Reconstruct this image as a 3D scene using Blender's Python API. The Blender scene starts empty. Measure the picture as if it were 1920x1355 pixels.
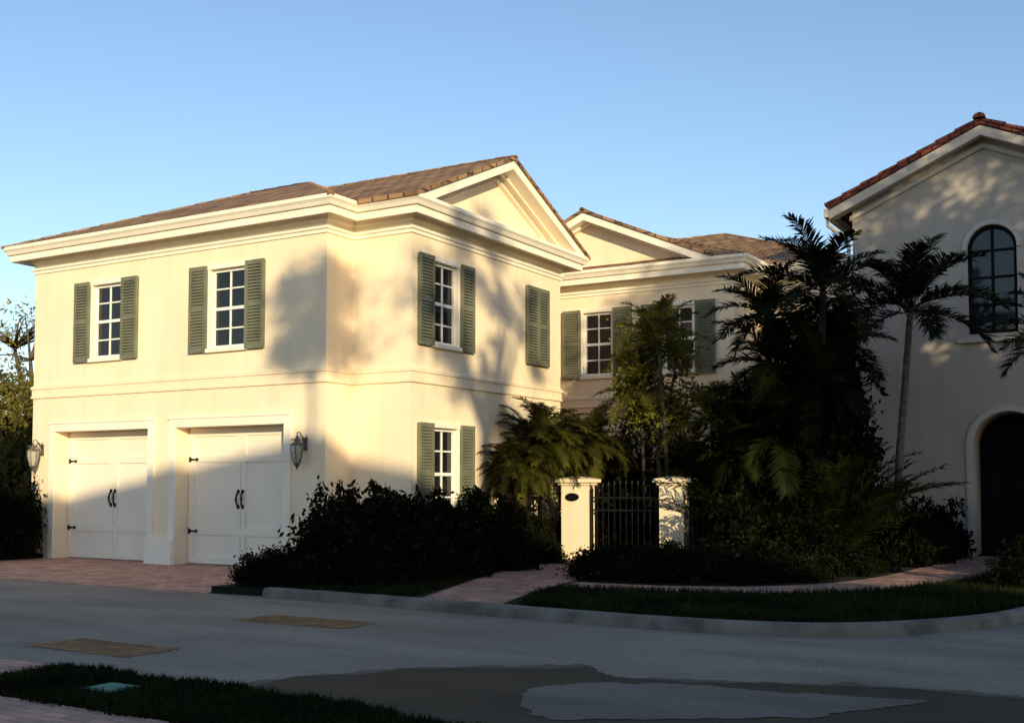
import bpy, math, random
import numpy as np
from mathutils import Vector, Matrix, noise
random.seed(7)
S = bpy.context.scene
COL = S.collection

# ------------------------------------------------------------------ materials
def nmat(name):
    m = bpy.data.materials.new(name); m.use_nodes = True
    nt = m.node_tree; b = nt.nodes['Principled BSDF']
    return m, nt, b
def N(nt, t, **k):
    n = nt.nodes.new(t)
    for a, v in k.items():
        setattr(n, a, v)
    return n
def mix_noise(nt, coord, scale, c1, c2, lo=.35, hi=.65, detail=6):
    n = N(nt, 'ShaderNodeTexNoise'); n.inputs['Scale'].default_value = scale; n.inputs['Detail'].default_value = detail
    nt.links.new(coord, n.inputs['Vector'])
    r = N(nt, 'ShaderNodeValToRGB'); r.color_ramp.elements[0].position = lo; r.color_ramp.elements[1].position = hi
    r.color_ramp.elements[0].color = (*c1, 1); r.color_ramp.elements[1].color = (*c2, 1)
    nt.links.new(n.outputs['Fac'], r.inputs['Fac'])
    return r.outputs['Color'], n.outputs['Fac']
def surf(name, c, var=.12, scale=1.2, rough=.8, bump=.3, bscale=60, metallic=0, spec=.3, dist=.01, streak=0):
    m, nt, b = nmat(name)
    tc = N(nt, 'ShaderNodeTexCoord').outputs['Object']
    c1 = tuple(x*(1-var) for x in c); c2 = tuple(min(1, x*(1+var)) for x in c)
    col, f = mix_noise(nt, tc, scale, c1, c2)
    if streak:
        mp = N(nt, 'ShaderNodeMapping'); mp.inputs['Scale'].default_value = (5, 5, .35); nt.links.new(tc, mp.inputs['Vector'])
        k = 1-streak
        col2, _ = mix_noise(nt, mp.outputs['Vector'], 1.0, (k, k*.985, k*.96), (1, 1, 1), .25, .6, 8)
        mx = N(nt, 'ShaderNodeMix', data_type='RGBA', blend_type='MULTIPLY'); mx.inputs[0].default_value = 1
        nt.links.new(col, mx.inputs[6]); nt.links.new(col2, mx.inputs[7]); col = mx.outputs[2]
    nt.links.new(col, b.inputs['Base Color'])
    b.inputs['Roughness'].default_value = rough; b.inputs['Metallic'].default_value = metallic
    b.inputs['Specular IOR Level'].default_value = spec
    n2 = N(nt, 'ShaderNodeTexNoise'); n2.inputs['Scale'].default_value = bscale; n2.inputs['Detail'].default_value = 4
    nt.links.new(tc, n2.inputs['Vector'])
    bp = N(nt, 'ShaderNodeBump'); bp.inputs['Strength'].default_value = bump; bp.inputs['Distance'].default_value = dist
    nt.links.new(n2.outputs['Fac'], bp.inputs['Height']); nt.links.new(bp.outputs['Normal'], b.inputs['Normal'])
    return m
def brickmat(name, c1, c2, mort, w, h, uv=False, rough=.85, msize=.012, bump=.6, rot=0, offset=.5, dist=.01):
    m, nt, b = nmat(name)
    tcn = N(nt, 'ShaderNodeTexCoord'); tc = tcn.outputs['UV' if uv else 'Object']
    mp = N(nt, 'ShaderNodeMapping'); mp.inputs['Rotation'].default_value = (0, 0, rot); nt.links.new(tc, mp.inputs['Vector'])
    br = N(nt, 'ShaderNodeTexBrick'); br.offset = offset
    br.inputs['Color1'].default_value = (*c1, 1); br.inputs['Color2'].default_value = (*c2, 1); br.inputs['Mortar'].default_value = (*mort, 1)
    br.inputs['Scale'].default_value = 1; br.inputs['Brick Width'].default_value = w; br.inputs['Row Height'].default_value = h
    br.inputs['Mortar Size'].default_value = msize; br.inputs['Bias'].default_value = 0
    nt.links.new(mp.outputs['Vector'], br.inputs['Vector'])
    n = N(nt, 'ShaderNodeTexNoise'); n.inputs['Scale'].default_value = 2.3; n.inputs['Detail'].default_value = 8
    nt.links.new(tcn.outputs['Object'], n.inputs['Vector'])
    mx = N(nt, 'ShaderNodeMix', data_type='RGBA', blend_type='MULTIPLY'); mx.inputs[0].default_value = .8
    r = N(nt, 'ShaderNodeValToRGB'); r.color_ramp.elements[0].position = .3; r.color_ramp.elements[1].position = .7
    r.color_ramp.elements[0].color = (.55, .55, .55, 1); r.color_ramp.elements[1].color = (1.2, 1.2, 1.2, 1)
    nt.links.new(n.outputs['Fac'], r.inputs['Fac'])
    nt.links.new(br.outputs['Color'], mx.inputs[6]); nt.links.new(r.outputs['Color'], mx.inputs[7])
    nt.links.new(mx.outputs[2], b.inputs['Base Color']); b.inputs['Roughness'].default_value = rough
    b.inputs['Specular IOR Level'].default_value = .25
    bp = N(nt, 'ShaderNodeBump', invert=True); bp.inputs['Strength'].default_value = bump; bp.inputs['Distance'].default_value = dist
    nt.links.new(br.outputs['Fac'], bp.inputs['Height']); nt.links.new(bp.outputs['Normal'], b.inputs['Normal'])
    return m
def leafmat(name, c1, c2, scale=2.0, transl=.25, spec=.2):
    m, nt, b = nmat(name)
    tc = N(nt, 'ShaderNodeTexCoord').outputs['Object']
    col, f = mix_noise(nt, tc, scale, c1, c2, .3, .7, 3)
    nt.links.new(col, b.inputs['Base Color']); b.inputs['Roughness'].default_value = .55
    b.inputs['Specular IOR Level'].default_value = spec
    if transl:
        tr = N(nt, 'ShaderNodeBsdfTranslucent'); nt.links.new(col, tr.inputs['Color'])
        ms = N(nt, 'ShaderNodeMixShader'); ms.inputs[0].default_value = transl
        out = nt.nodes['Material Output']
        nt.links.new(b.outputs[0], ms.inputs[1]); nt.links.new(tr.outputs[0], ms.inputs[2]); nt.links.new(ms.outputs[0], out.inputs['Surface'])
    return m

M = {}
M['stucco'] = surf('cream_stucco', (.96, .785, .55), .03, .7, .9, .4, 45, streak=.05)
M['trim'] = surf('cream_trim', (.96, .87, .71), .03, 1.5, .7, .15, 30, streak=.05)
M['door'] = surf('garage_door_paint', (.90, .81, .66), .03, 1.2, .5, .08, 20)
M['white'] = surf('white_paint', (.88, .86, .80), .03, 2, .5, .08, 30)
M['shutter'] = surf('sage_shutter', (.175, .178, .12), .14, 3, .6, .1, 30, streak=.15)
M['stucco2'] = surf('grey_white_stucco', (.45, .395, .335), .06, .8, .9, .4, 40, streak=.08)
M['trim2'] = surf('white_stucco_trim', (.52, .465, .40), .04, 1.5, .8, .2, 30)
M['iron'] = surf('black_iron', (.008, .008, .008), .2, 5, .5, .1, 40, spec=.2)
M['lantern'] = surf('weathered_lantern_metal', (.12, .10, .08), .4, 14, .45, .3, 60)
M['bronze'] = surf('dark_bronze', (.006, .005, .005), .2, 5, .6, .1, 40, spec=.1)
M['curb'] = surf('kerb_concrete', (.17, .155, .13), .35, 3, .9, .5, 60)
M['bark'] = surf('grey_bark', (.10, .08, .06), .35, 6, .9, .8, 25, dist=.03)
M['palmtrunk'] = surf('palm_trunk', (.035, .03, .022), .4, 9, .9, .8, 18, dist=.02)
M['paletrunk'] = surf('pale_palm_trunk', (.14, .115, .085), .4, 9, .9, .8, 18, dist=.02)
M['grass'] = surf('grass_ground', (.008, .011, .004), .4, 2.5, .95, 1, 60, dist=.03)
M['soil'] = surf('mulch_soil', (.009, .006, .004), .4, 5, .95, 1, 50, dist=.03)
M['roof'] = brickmat('flat_roof_tile', (.42, .245, .12), (.24, .135, .07), (.08, .045, .028), .32, .30, uv=True, msize=.018, bump=.8, dist=.02)
M['terra'] = brickmat('terracotta_tile', (.24, .062, .04), (.15, .04, .03), (.05, .02, .02), .22, .35, uv=True, msize=.02, bump=1, dist=.03)
M['paver'] = brickmat('brick_paver', (.68, .38, .275), (.50, .28, .205), (.28, .18, .135), .21, .105, msize=.006, rot=.0)
M['paver2'] = brickmat('brick_walk_paver', (.56, .32, .24), (.38, .225, .17), (.2, .135, .10), .21, .105, msize=.006, rot=.6)
M['cover'] = surf('teal_cover', (.05, .20, .15), .15, 6, .7, .3, 80)
M['patch'] = brickmat('worn_brick_patch', (.34, .18, .065), (.20, .11, .04), (.10, .065, .035), .21, .105, msize=.008, rot=.1)
M['leaf_dark'] = leafmat('shrub_leaf_painted_shade', (.0015, .002, .001), (.010, .0115, .0028), 2.5, 0, .04)  # near-black albedo: the hedge shade is painted into the leaf colour
M['leaf_black'] = leafmat('painted_shade_leaf', (.001, .0015, .0008), (.006, .007, .002), 1.5, 0, .04)  # blackest leaf copy, deep shade among the palms painted into its colour
M['leaf_mid'] = leafmat('tree_leaf', (.02, .03, .007), (.07, .08, .02), 1.2, .15)
M['leaf_lit'] = leafmat('airy_leaf_painted_sun', (.030, .036, .006), (.30, .28, .035), 2.2, .25)  # bright yellow-green range paints sunlight onto the airy tree's leaves
M['leaf_gold'] = leafmat('painted_sun_tree_leaf', (.04, .042, .009), (.28, .23, .045), .9, .2)  # leaf colour yellowed so the trees look sunlit; sunlight painted in
M['frond'] = leafmat('palm_frond_painted_shade', (.0018, .003, .001), (.024, .028, .0055), 1.3, .1, .06)  # dark copy of the frond, cluster shade put into the colour
M['frond_lit'] = leafmat('palm_frond_painted_sun', (.015, .02, .004), (.20, .185, .025), 1.8, .2)  # lit copy of the frond, sun put into its yellow-green colour
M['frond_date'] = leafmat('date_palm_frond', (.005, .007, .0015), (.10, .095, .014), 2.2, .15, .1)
M['blade'] = leafmat('grass_blade', (.005, .008, .002), (.024, .031, .007), 1.5, 0, .05)
m, nt, b = nmat('window_glass'); b.inputs['Base Color'].default_value = (.014, .015, .018, 1)
b.inputs['Roughness'].default_value = .05; b.inputs['Specular IOR Level'].default_value = .5
tc = N(nt, 'ShaderNodeTexCoord').outputs['Object']; nn = N(nt, 'ShaderNodeTexNoise'); nn.inputs['Scale'].default_value = 1.5
nt.links.new(tc, nn.inputs['Vector']); bp = N(nt, 'ShaderNodeBump'); bp.inputs['Strength'].default_value = .2; bp.inputs['Distance'].default_value = .03
nt.links.new(nn.outputs['Fac'], bp.inputs['Height']); nt.links.new(bp.outputs['Normal'], b.inputs['Normal'])
M['glass'] = m
m, nt, b = nmat('lamp_glass'); b.inputs['Roughness'].default_value = .25
b.inputs['Transmission Weight'].default_value = .3
tc = N(nt, 'ShaderNodeTexCoord').outputs['Object']; col, _ = mix_noise(nt, tc, 20, (.4, .38, .3), (.8, .76, .6)); nt.links.new(col, b.inputs['Base Color'])
M['lampglass'] = m
def asphalt(name, base, blot, stain=.6):
    m, nt, b = nmat(name)
    tc = N(nt, 'ShaderNodeTexCoord').outputs['Object']
    mp = N(nt, 'ShaderNodeMapping'); mp.inputs['Scale'].default_value = (.45, 1.5, 1); nt.links.new(tc, mp.inputs['Vector'])
    col, _ = mix_noise(nt, mp.outputs['Vector'], .9, tuple(x*stain for x in base), base, .3, .62, 10)
    n = N(nt, 'ShaderNodeTexNoise'); n.inputs['Scale'].default_value = 130; n.inputs['Detail'].default_value = 3; nt.links.new(tc, n.inputs['Vector'])
    r = N(nt, 'ShaderNodeValToRGB'); r.color_ramp.elements[0].position = .35; r.color_ramp.elements[1].position = .7
    r.color_ramp.elements[0].color = (.55, .55, .55, 1); r.color_ramp.elements[1].color = (1.5, 1.47, 1.42, 1); nt.links.new(n.outputs['Fac'], r.inputs['Fac'])
    mx = N(nt, 'ShaderNodeMix', data_type='RGBA', blend_type='MULTIPLY'); mx.inputs[0].default_value = 1
    nt.links.new(col, mx.inputs[6]); nt.links.new(r.outputs['Color'], mx.inputs[7]); nt.links.new(mx.outputs[2], b.inputs['Base Color'])
    b.inputs['Roughness'].default_value = .9; b.inputs['Specular IOR Level'].default_value = .2
    bp = N(nt, 'ShaderNodeBump'); bp.inputs['Strength'].default_value = .6; bp.inputs['Distance'].default_value = .006
    nt.links.new(n.outputs['Fac'], bp.inputs['Height']); nt.links.new(bp.outputs['Normal'], b.inputs['Normal'])
    return m
M['road'] = asphalt('worn_asphalt', (.335, .285, .228), .5, .66)
M['road_mid'] = asphalt('stained_asphalt', (.18, .145, .11), .5, .7)
M['road_dark'] = asphalt('dark_asphalt', (.095, .070, .044), .5, .7)
M['road_pale'] = asphalt('pale_asphalt', (.235, .20, .162), .5, .6)

# ------------------------------------------------------------------ mesh builder
class MB:
    def __init__(s, O=(0, 0), u=(1, 0), n=(0, 1)):
        s.v = []; s.f = []; s.fr(O, u, n)
    def fr(s, O=(0, 0), u=(1, 0), n=(0, 1)):
        s.O, s.u, s.n = O, u, n
    def P(s, a, b, z):
        s.v.append((s.O[0]+a*s.u[0]+b*s.n[0], s.O[1]+a*s.u[1]+b*s.n[1], z)); return len(s.v)-1
    def face(s, pts):
        s.f.append([s.P(*p) for p in pts])
    def box(s, a0, a1, b0, b1, z0, z1):
        i = [s.P(a, b, z) for z in (z0, z1) for a, b in ((a0, b0), (a1, b0), (a1, b1), (a0, b1))]
        for q in ((0, 3, 2, 1), (4, 5, 6, 7), (0, 1, 5, 4), (1, 2, 6, 5), (2, 3, 7, 6), (3, 0, 4, 7)):
            s.f.append([i[k] for k in q])
    def prism(s, poly, b0, b1):
        n = len(poly)
        A = [s.P(a, b0, z) for a, z in poly]; B = [s.P(a, b1, z) for a, z in poly]
        s.f.append(A[::-1]); s.f.append(B)
        for k in range(n): s.f.append([A[k], A[(k+1) % n], B[(k+1) % n], B[k]])
    def strip(s, o, i, b0, b1):
        n = len(o)
        ids = [[s.P(a, b, z) for a, z in L] for L in (o, i) for b in (b0, b1)]
        o0, o1, i0, i1 = ids
        for k in range(n-1):
            s.f += [[o0[k], o0[k+1], i0[k+1], i0[k]], [o1[k], i1[k], i1[k+1], o1[k+1]], [o0[k], o1[k], o1[k+1], o0[k+1]], [i0[k], i0[k+1], i1[k+1], i1[k]]]
        s.f += [[o0[0], i0[0], i1[0], o1[0]], [o0[-1], o1[-1], i1[-1], i0[-1]]]
    def tube(s, pts, rad, n=8, cap=True):
        pts = [Vector(p) for p in pts]
        if not isinstance(rad, (list, tuple)): rad = [rad]*len(pts)
        rings = []
        for k, p in enumerate(pts):
            t = (pts[min(k+1, len(pts)-1)]-pts[max(k-1, 0)]).normalized()
            x = t.orthogonal().normalized() if k == 0 else (px - t*px.dot(t)).normalized()
            px = x; y = t.cross(x)
            r = []
            for j in range(n):
                a = 2*math.pi*j/n; q = p+(x*math.cos(a)+y*math.sin(a))*rad[k]
                s.v.append(tuple(q)); r.append(len(s.v)-1)
            rings.append(r)
        for k in range(len(rings)-1):
            for j in range(n):
                s.f.append([rings[k][j], rings[k][(j+1) % n], rings[k+1][(j+1) % n], rings[k+1][j]])
        if cap: s.f.append(rings[0][::-1]); s.f.append(rings[-1])
    def wall(s, a0, a1, z0, z1, ops=(), rev=.12):
        A = sorted({a0, a1, *[o[0] for o in ops], *[o[1] for o in ops]}); Z = sorted({z0, z1, *[o[2] for o in ops], *[o[3] for o in ops]})
        for i in range(len(A)-1):
            for j in range(len(Z)-1):
                am = (A[i]+A[i+1])/2; zm = (Z[j]+Z[j+1])/2
                if any(o[0] < am < o[1] and o[2] < zm < o[3] for o in ops): continue
                s.face([(A[i], 0, Z[j]), (A[i+1], 0, Z[j]), (A[i+1], 0, Z[j+1]), (A[i], 0, Z[j+1])])
        for o in ops:
            p, q, c, d = o[:4]; arch = len(o) > 4
            if arch:
                r = (q-p)/2; zs = d-r; ac = (p+q)/2; nn = 20
                arc = [(ac-r*math.cos(math.pi*k/nn), zs+r*math.sin(math.pi*k/nn)) for k in range(nn+1)]
                for k in range(nn):
                    (x0, y0), (x1, y1) = arc[k], arc[k+1]
                    s.face([(x0, 0, y0), (x1, 0, y1), (x1, 0, d), (x0, 0, d)])
                    s.face([(x0, 0, y0), (x0, -rev, y0), (x1, -rev, y1), (x1, 0, y1)])
                d2 = zs
            else:
                d2 = d; s.face([(p, 0, d), (p, -rev, d), (q, -rev, d), (q, 0, d)])
            s.face([(p, 0, c), (p, -rev, c), (p, -rev, d2), (p, 0, d2)])
            s.face([(q, 0, c), (q, 0, d2), (q, -rev, d2), (q, -rev, c)])
            s.face([(p, 0, c), (q, 0, c), (q, -rev, c), (p, -rev, c)])
    def sweep(s, poly, prof):
        n = len(poly); nor = []
        for k in range(n):
            d = Vector(poly[(k+1) % n])-Vector(poly[k]); d.normalize(); nor.append(Vector((d.y, -d.x)))
        rings = []
        for o, z in prof:
            r = []
            for k in range(n):
                a, b = nor[k-1], nor[k]; q = Vector(poly[k])+(a+b)/(1+a.dot(b))*o
                s.v.append((q.x, q.y, z)); r.append(len(s.v)-1)
            rings.append(r)
        for i in range(len(rings)-1):
            for k in range(n):
                s.f.append([rings[i][k], rings[i][(k+1) % n], rings[i+1][(k+1) % n], rings[i+1][k]])
    def caps(s, p0, p1, r=.06, step=.38, ov=.0, lift=-.03):
        p0, p1 = Vector(p0), Vector(p1); d = p1-p0; L = d.length; d.normalize()
        side = d.cross(Vector((0, 0, 1))).normalized(); up = side.cross(d)
        k = max(1, int(L/step)); st = L/k
        for j in range(k):
            a = p0+d*(st*j-.03); b = p0+d*(st*(j+1)+.02)
            ra, rb = r*(1.06+ov), r*(.95-ov); R = []
            for q, rr, h in ((a, ra, .008+ov*.15), (b, rb, .0)):
                row = []
                for m_ in range(7):
                    an = math.pi*m_/6; w = q+side*math.cos(an)*rr+up*(math.sin(an)*rr*.8+h+lift)
                    s.v.append(tuple(w)); row.append(len(s.v)-1)
                R.append(row)
            for m_ in range(6): s.f.append([R[0][m_], R[0][m_+1], R[1][m_+1], R[1][m_]])
            s.f.append(R[0]); s.f.append(R[1][::-1])
    def make(s, name, mat, parent=None, smooth=False, uv=False, recalc=False, **props):
        me = bpy.data.meshes.new(name); me.from_pydata(s.v, [], s.f); me.materials.append(M[mat] if isinstance(mat, str) else mat)
        if recalc:
            import bmesh
            bm = bmesh.new(); bm.from_mesh(me); bmesh.ops.recalc_face_normals(bm, faces=bm.faces); bm.to_mesh(me); bm.free()
        me.update()
        if smooth: me.polygons.foreach_set('use_smooth', [True]*len(me.polygons))
        if uv:
            ul = me.uv_layers.new(name='UVMap')
            for p in me.polygons:
                n = p.normal
                t = Vector((0, 0, 1)).cross(n)
                t = t.normalized() if t.length > .05 else Vector((1, 0, 0))
                w = n.cross(t)
                for li in p.loop_indices:
                    q = me.vertices[me.loops[li].vertex_index].co; ul.data[li].uv = (q.dot(t), q.dot(w))
        return add(name, me, parent, **props)
def add(name, me, parent=None, loc=None, **props):
    o = bpy.data.objects.new(name, me); COL.objects.link(o)
    if loc: o.location = loc
    for k, v in props.items(): o[k] = v
    if parent is not None:
        o.parent = parent
        if parent.get('_w'): o.matrix_parent_inverse = Matrix.Translation(-Vector(parent.location))
    return o
def empty(name, loc, label, cat, group=None, worldkids=True):
    o = bpy.data.objects.new(name, None); COL.objects.link(o); o.location = loc; o.empty_display_size = .3
    o['label'] = label; o['category'] = cat
    if group: o['group'] = group
    if worldkids: o['_w'] = True
    return o
def sheet(name, poly, z, mat, skirt=None, **props):
    b = MB(); b.f.append([b.P(x, y, z) for x, y in poly])
    if skirt is not None:
        n = len(poly)
        for k in range(n):
            p, q = poly[k], poly[(k+1) % n]
            b.face([(p[0], p[1], z), (p[0], p[1], skirt), (q[0], q[1], skirt), (q[0], q[1], z)])
    return b.make(name, mat, **props)
def smooth_path(P, n=6):
    out = []
    for i in range(len(P)-1):
        p0, p1, p2, p3 = [Vector(P[max(0, min(len(P)-1, j))]) for j in (i-1, i, i+1, i+2)]
        for k in range(n):
            t = k/n
            q = .5*((2*p1)+(p2-p0)*t+(2*p0-5*p1+4*p2-p3)*t*t+(3*p1-p0-3*p2+p3)*t**3)
            out.append((q.x, q.y))
    out.append(tuple(P[-1])); return out

# ------------------------------------------------------------------ sky, sun, camera
SUN_EL = math.radians(13.0); H = Vector((.72, -.694)).normalized()
w = bpy.data.worlds.new('World'); S.world = w; w.use_nodes = True
nt = w.node_tree; bg = nt.nodes['Background']
sky = nt.nodes.new('ShaderNodeTexSky'); sky.sky_type = 'NISHITA'; sky.sun_disc = False
sky.sun_elevation = SUN_EL; sky.sun_rotation = math.atan2(H.x, H.y); sky.altitude = 0; sky.air_density = 1.0; sky.dust_density = .4; sky.ozone_density = 2.0
mx = nt.nodes.new('ShaderNodeMix'); mx.data_type = 'RGBA'; mx.blend_type = 'MULTIPLY'; mx.inputs[0].default_value = 1
mx.inputs[7].default_value = (1.38, 1.36, 1.40, 1)
nt.links.new(sky.outputs[0], mx.inputs[6]); nt.links.new(mx.outputs[2], bg.inputs['Color']); bg.inputs['Strength'].default_value = .145
ld = bpy.data.lights.new('sun', 'SUN'); ld.energy = 5.0; ld.angle = math.radians(.5); ld.color = (1, .83, .52)
sun = bpy.data.objects.new('sun', ld); COL.objects.link(sun); sun.location = (30, -33, 30)
d = Vector((H.x*math.cos(SUN_EL), H.y*math.cos(SUN_EL), math.sin(SUN_EL)))
sun.rotation_euler = d.to_track_quat('Z', 'Y').to_euler()
cam = bpy.data.cameras.new('camera'); co = bpy.data.objects.new('camera', cam); COL.objects.link(co); S.camera = co
cam.sensor_width = 36; cam.lens = 36*2095/1920; cam.clip_end = 3000; cam.shift_y = 117.7/1920
co.location = (0, 0, 1.5); co.rotation_euler = (math.radians(93.0), 0, math.radians(30.54))
S.view_settings.view_transform = 'Standard'; S.view_settings.look = 'None'; S.view_settings.exposure = 0

# ------------------------------------------------------------------ ground
ST = dict(kind='structure')
sheet('ground', [(-900, -900), (900, -900), (900, 900), (-900, 900)], 0, 'grass', **ST)
sheet('road', [(-150, 5.0), (150, 5.0), (150, 11.6), (-150, 11.6)], .004, 'road', **ST)
sheet('road', [(-3, 11.6), (6, 11.6), (6, 150), (-3, 150)], .004, 'road', **ST)
kerbline = smooth_path([(-10.3, 11.02), (-8, 10.92), (-6, 10.74), (-4.7, 10.66), (-3.6, 10.74), (-2.8, 11.05), (-2.1, 11.75), (-1.5, 12.9), (-1.2, 14.5), (-1.1, 18), (-1.1, 60)])
def kerb(path, name='kerb'):
    b = MB(); P = [Vector(p) for p in path]; n = len(P); rows = []
    for k in range(n):
        d = (P[min(k+1, n-1)]-P[max(k-1, 0)]).normalized(); nn = Vector((-d.y, d.x))
        rows.append([b.P(*(P[k]+nn*o), z) for o, z in ((0, 0), (.015, .10), (.04, .125), (.16, .13), (.17, 0))])
    for k in range(n-1):
        for j in range(4): b.f.append([rows[k][j], rows[k+1][j], rows[k+1][j+1], rows[k][j+1]])
    b.f.append(rows[0]); b.f.append(rows[-1][::-1])
    b.make(name, 'curb', **ST)
kerb(kerbline); kerb([(-120, 11.02), (-60, 11.02), (-20.1, 11.02)])
inner = []
for k, p in enumerate(kerbline):
    a = Vector(kerbline[max(k-1, 0)]); c = Vector(kerbline[min(k+1, len(kerbline)-1)]); d = (c-a).normalized()
    inner.append((p[0]-d.y*.15, p[1]+d.x*.15))
sheet('lawn', [(-11.3, 11.1)]+inner+[(-11.3, 60)], .10, 'grass', skirt=0, **ST)
sheet('lawn', [(-120, 11.15), (-20.1, 11.15), (-19.9, 13.2), (-19.4, 13.7), (-19.3, 14.44), (-20.1, 14.44), (-20.1, 60), (-120, 60)], .10, 'grass', skirt=0, **ST)
sheet('driveway', [(-20.2, 11.0), (-11.32, 11.0), (-11.32, 14.9), (-20.2, 14.9)], .02, 'paver', skirt=0, **ST)
L = smooth_path([(-7.85, 11.05), (-8.3, 12.4), (-9.0, 14.6), (-9.5, 16.8), (-9.6, 24)])
R = smooth_path([(-6.65, 10.95), (-7.0, 12.2), (-7.4, 14.2), (-7.7, 16.4), (-7.95, 24)])
b = MB(); r = [(b.P(*L[k], .104), b.P(*R[k], .104)) for k in range(len(L))]
for k in range(len(r)-1): b.f.append([r[k][0], r[k][1], r[k+1][1], r[k+1][0]])
b.make('brick_path', 'paver2', **ST)
L = smooth_path([(-7.3, 14.1), (-6, 14.2), (-4.9, 14.7), (-4.1, 15.9), (-3.7, 18), (-3.4, 22.95)])
R = smooth_path([(-7.1, 13.2), (-5.8, 13.35), (-4.4, 13.8), (-3.3, 15.0), (-2.6, 17.4), (-2.0, 22.95)])
b = MB(); r = [(b.P(*L[k], .108), b.P(*R[k], .108)) for k in range(len(L))]
for k in range(len(r)-1): b.f.append([r[k][0], r[k][1], r[k+1][1], r[k+1][0]])
b.make('brick_path', 'paver2', **ST)
sheet('planting_bed', smooth_path([(-11.2, 11.3), (-9.6, 11.35), (-8.9, 12.3), (-9.3, 14.6), (-9.8, 17), (-9.9, 18.2), (-10.85, 18.3), (-10.85, 14), (-11.2, 12)]), .112, 'soil', **ST)
sheet('planting_bed', smooth_path([(-7.4, 14.6), (-6, 14.7), (-5.1, 15.3), (-4.3, 16.6), (-3.9, 19), (-3.7, 22.8), (-7.6, 22.8), (-7.7, 18)]), .112, 'soil', **ST)
def blob(P, z, mat, name='road_patch', j=.08, sm=14, grow=0):
    Q = smooth_path(P+[P[0]], sm)[:-1]; out = []; n = len(Q)
    for k, (x, y) in enumerate(Q):
        if grow:
            g = grow*(.5+1.2*abs(noise.noise(Vector((x*3, y*3, 5)))))
            cx, cy = -1.8, 6.9; q = Vector((x-cx, y-cy)).normalized(); x += q.x*g; y += q.y*g
        dx = noise.noise(Vector((x*1.7, y*1.7, z*99)))*j*2+noise.noise(Vector((x*7, y*7, z*99)))*j*.8
        dy = noise.noise(Vector((x*1.7+9, y*1.7, z*99)))*j*2+noise.noise(Vector((x*7+9, y*7, z*99)))*j*.8+random.uniform(-.012, .012)
        out.append((x+dx, y+dy))
    return sheet(name, out, z, mat, **ST)
def rough_rect(x0, x1, y0, y1, z, mat):
    P = []
    for (ax, ay), (bx, by) in (((x0, y0), (x1, y0)), ((x1, y0), (x1, y1)), ((x1, y1), (x0, y1)), ((x0, y1), (x0, y0))):
        for k in range(8): P.append((ax+(bx-ax)*k/8+random.uniform(-.02, .02), ay+(by-ay)*k/8+random.uniform(-.02, .02)))
    sheet('road_patch', P, z, mat, **ST)
rough_rect(-8.85, -7.35, 9.07, 9.65, .008, 'patch'); rough_rect(-9.1, -7.75, 6.65, 7.25, .008, 'patch')
DP = [(-5.9, 5.4), (-6.0, 6.1), (-5.75, 6.7), (-5.3, 7.35), (-4.7, 7.85), (-4.03, 8.2), (-3.7, 7.95), (-2.85, 8.17), (-1.8, 8.45), (-.8, 8.6), (1, 8.5), (3, 8), (3, 6.2), (0, 5.4), (-3, 5.2)]
blob(DP, .006, 'road_mid', grow=.14)
blob(DP, .009, 'road_dark')
blob([(-3.85, 6.5), (-3.95, 7.1), (-3.7, 7.6), (-3.2, 7.92), (-2.4, 7.95), (-1.45, 8.15), (-1.9, 7.5), (-2.1, 7.05), (-2.9, 6.6), (-3.5, 6.25)], .013, 'road_pale')
sheet('lawn', [(-7.65, 4.9), (40, 4.9), (40, 5.2), (-2.5, 5.3), (-3.6, 5.62), (-4.6, 5.86), (-5.6, 5.95), (-7.4, 6.0)], .03, 'grass', skirt=0, **ST)
sheet('brick_path', [(-7.65, 3.3), (40, 3.3), (40, 4.895), (-7.65, 4.895)], .045, 'paver', skirt=0, **ST)
sheet('driveway', [(-14, -6), (-7.66, -6), (-7.66, 6.0), (-14, 6.0)], .03, 'paver', skirt=0, **ST)
b = MB(); b.box(-6.68, -6.38, 5.33, 5.6, .0, .055); b.box(-6.655, -6.405, 5.355, 5.575, .055, .06)
b.make('utility_cover', 'cover', label='small teal square utility cover set in the grass verge', category='utility cover')

def fastmesh(name, v, k, n):
    me = bpy.data.meshes.new(name); me.vertices.add(len(v)); me.vertices.foreach_set('co', v.astype(np.float32).ravel())
    me.loops.add(n*k); me.loops.foreach_set('vertex_index', np.arange(n*k, dtype=np.int32))
    me.polygons.add(n); me.polygons.foreach_set('loop_start', np.arange(0, n*k, k, dtype=np.int32)); me.polygons.foreach_set('loop_total', np.full(n, k, dtype=np.int32))
    me.update(); me.validate(); return me
def blades(name, n, region, z, h, seed, mask=None):
    rng = np.random.default_rng(seed)
    x = rng.uniform(region[0], region[1], n); y = rng.uniform(region[2], region[3], n)
    if mask is not None:
        k = mask(x, y); x, y = x[k], y[k]; n = len(x)
    a = rng.uniform(0, 2*np.pi, n); hh = h*rng.uniform(.5, 1.3, n); wd = .006*rng.uniform(.7, 1.5, n)*(1+h*8)
    lx = rng.normal(0, .5, n)*hh; ly = rng.normal(0, .5, n)*hh
    v = np.zeros((n, 3, 3))
    v[:, 0] = np.c_[x-np.cos(a)*wd, y-np.sin(a)*wd, np.full(n, z-.005)]
    v[:, 1] = np.c_[x+np.cos(a)*wd, y+np.sin(a)*wd, np.full(n, z-.005)]
    v[:, 2] = np.c_[x+lx, y+ly, z+hh]
    return fastmesh(name, v.reshape(-1, 3), 3, n)
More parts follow.
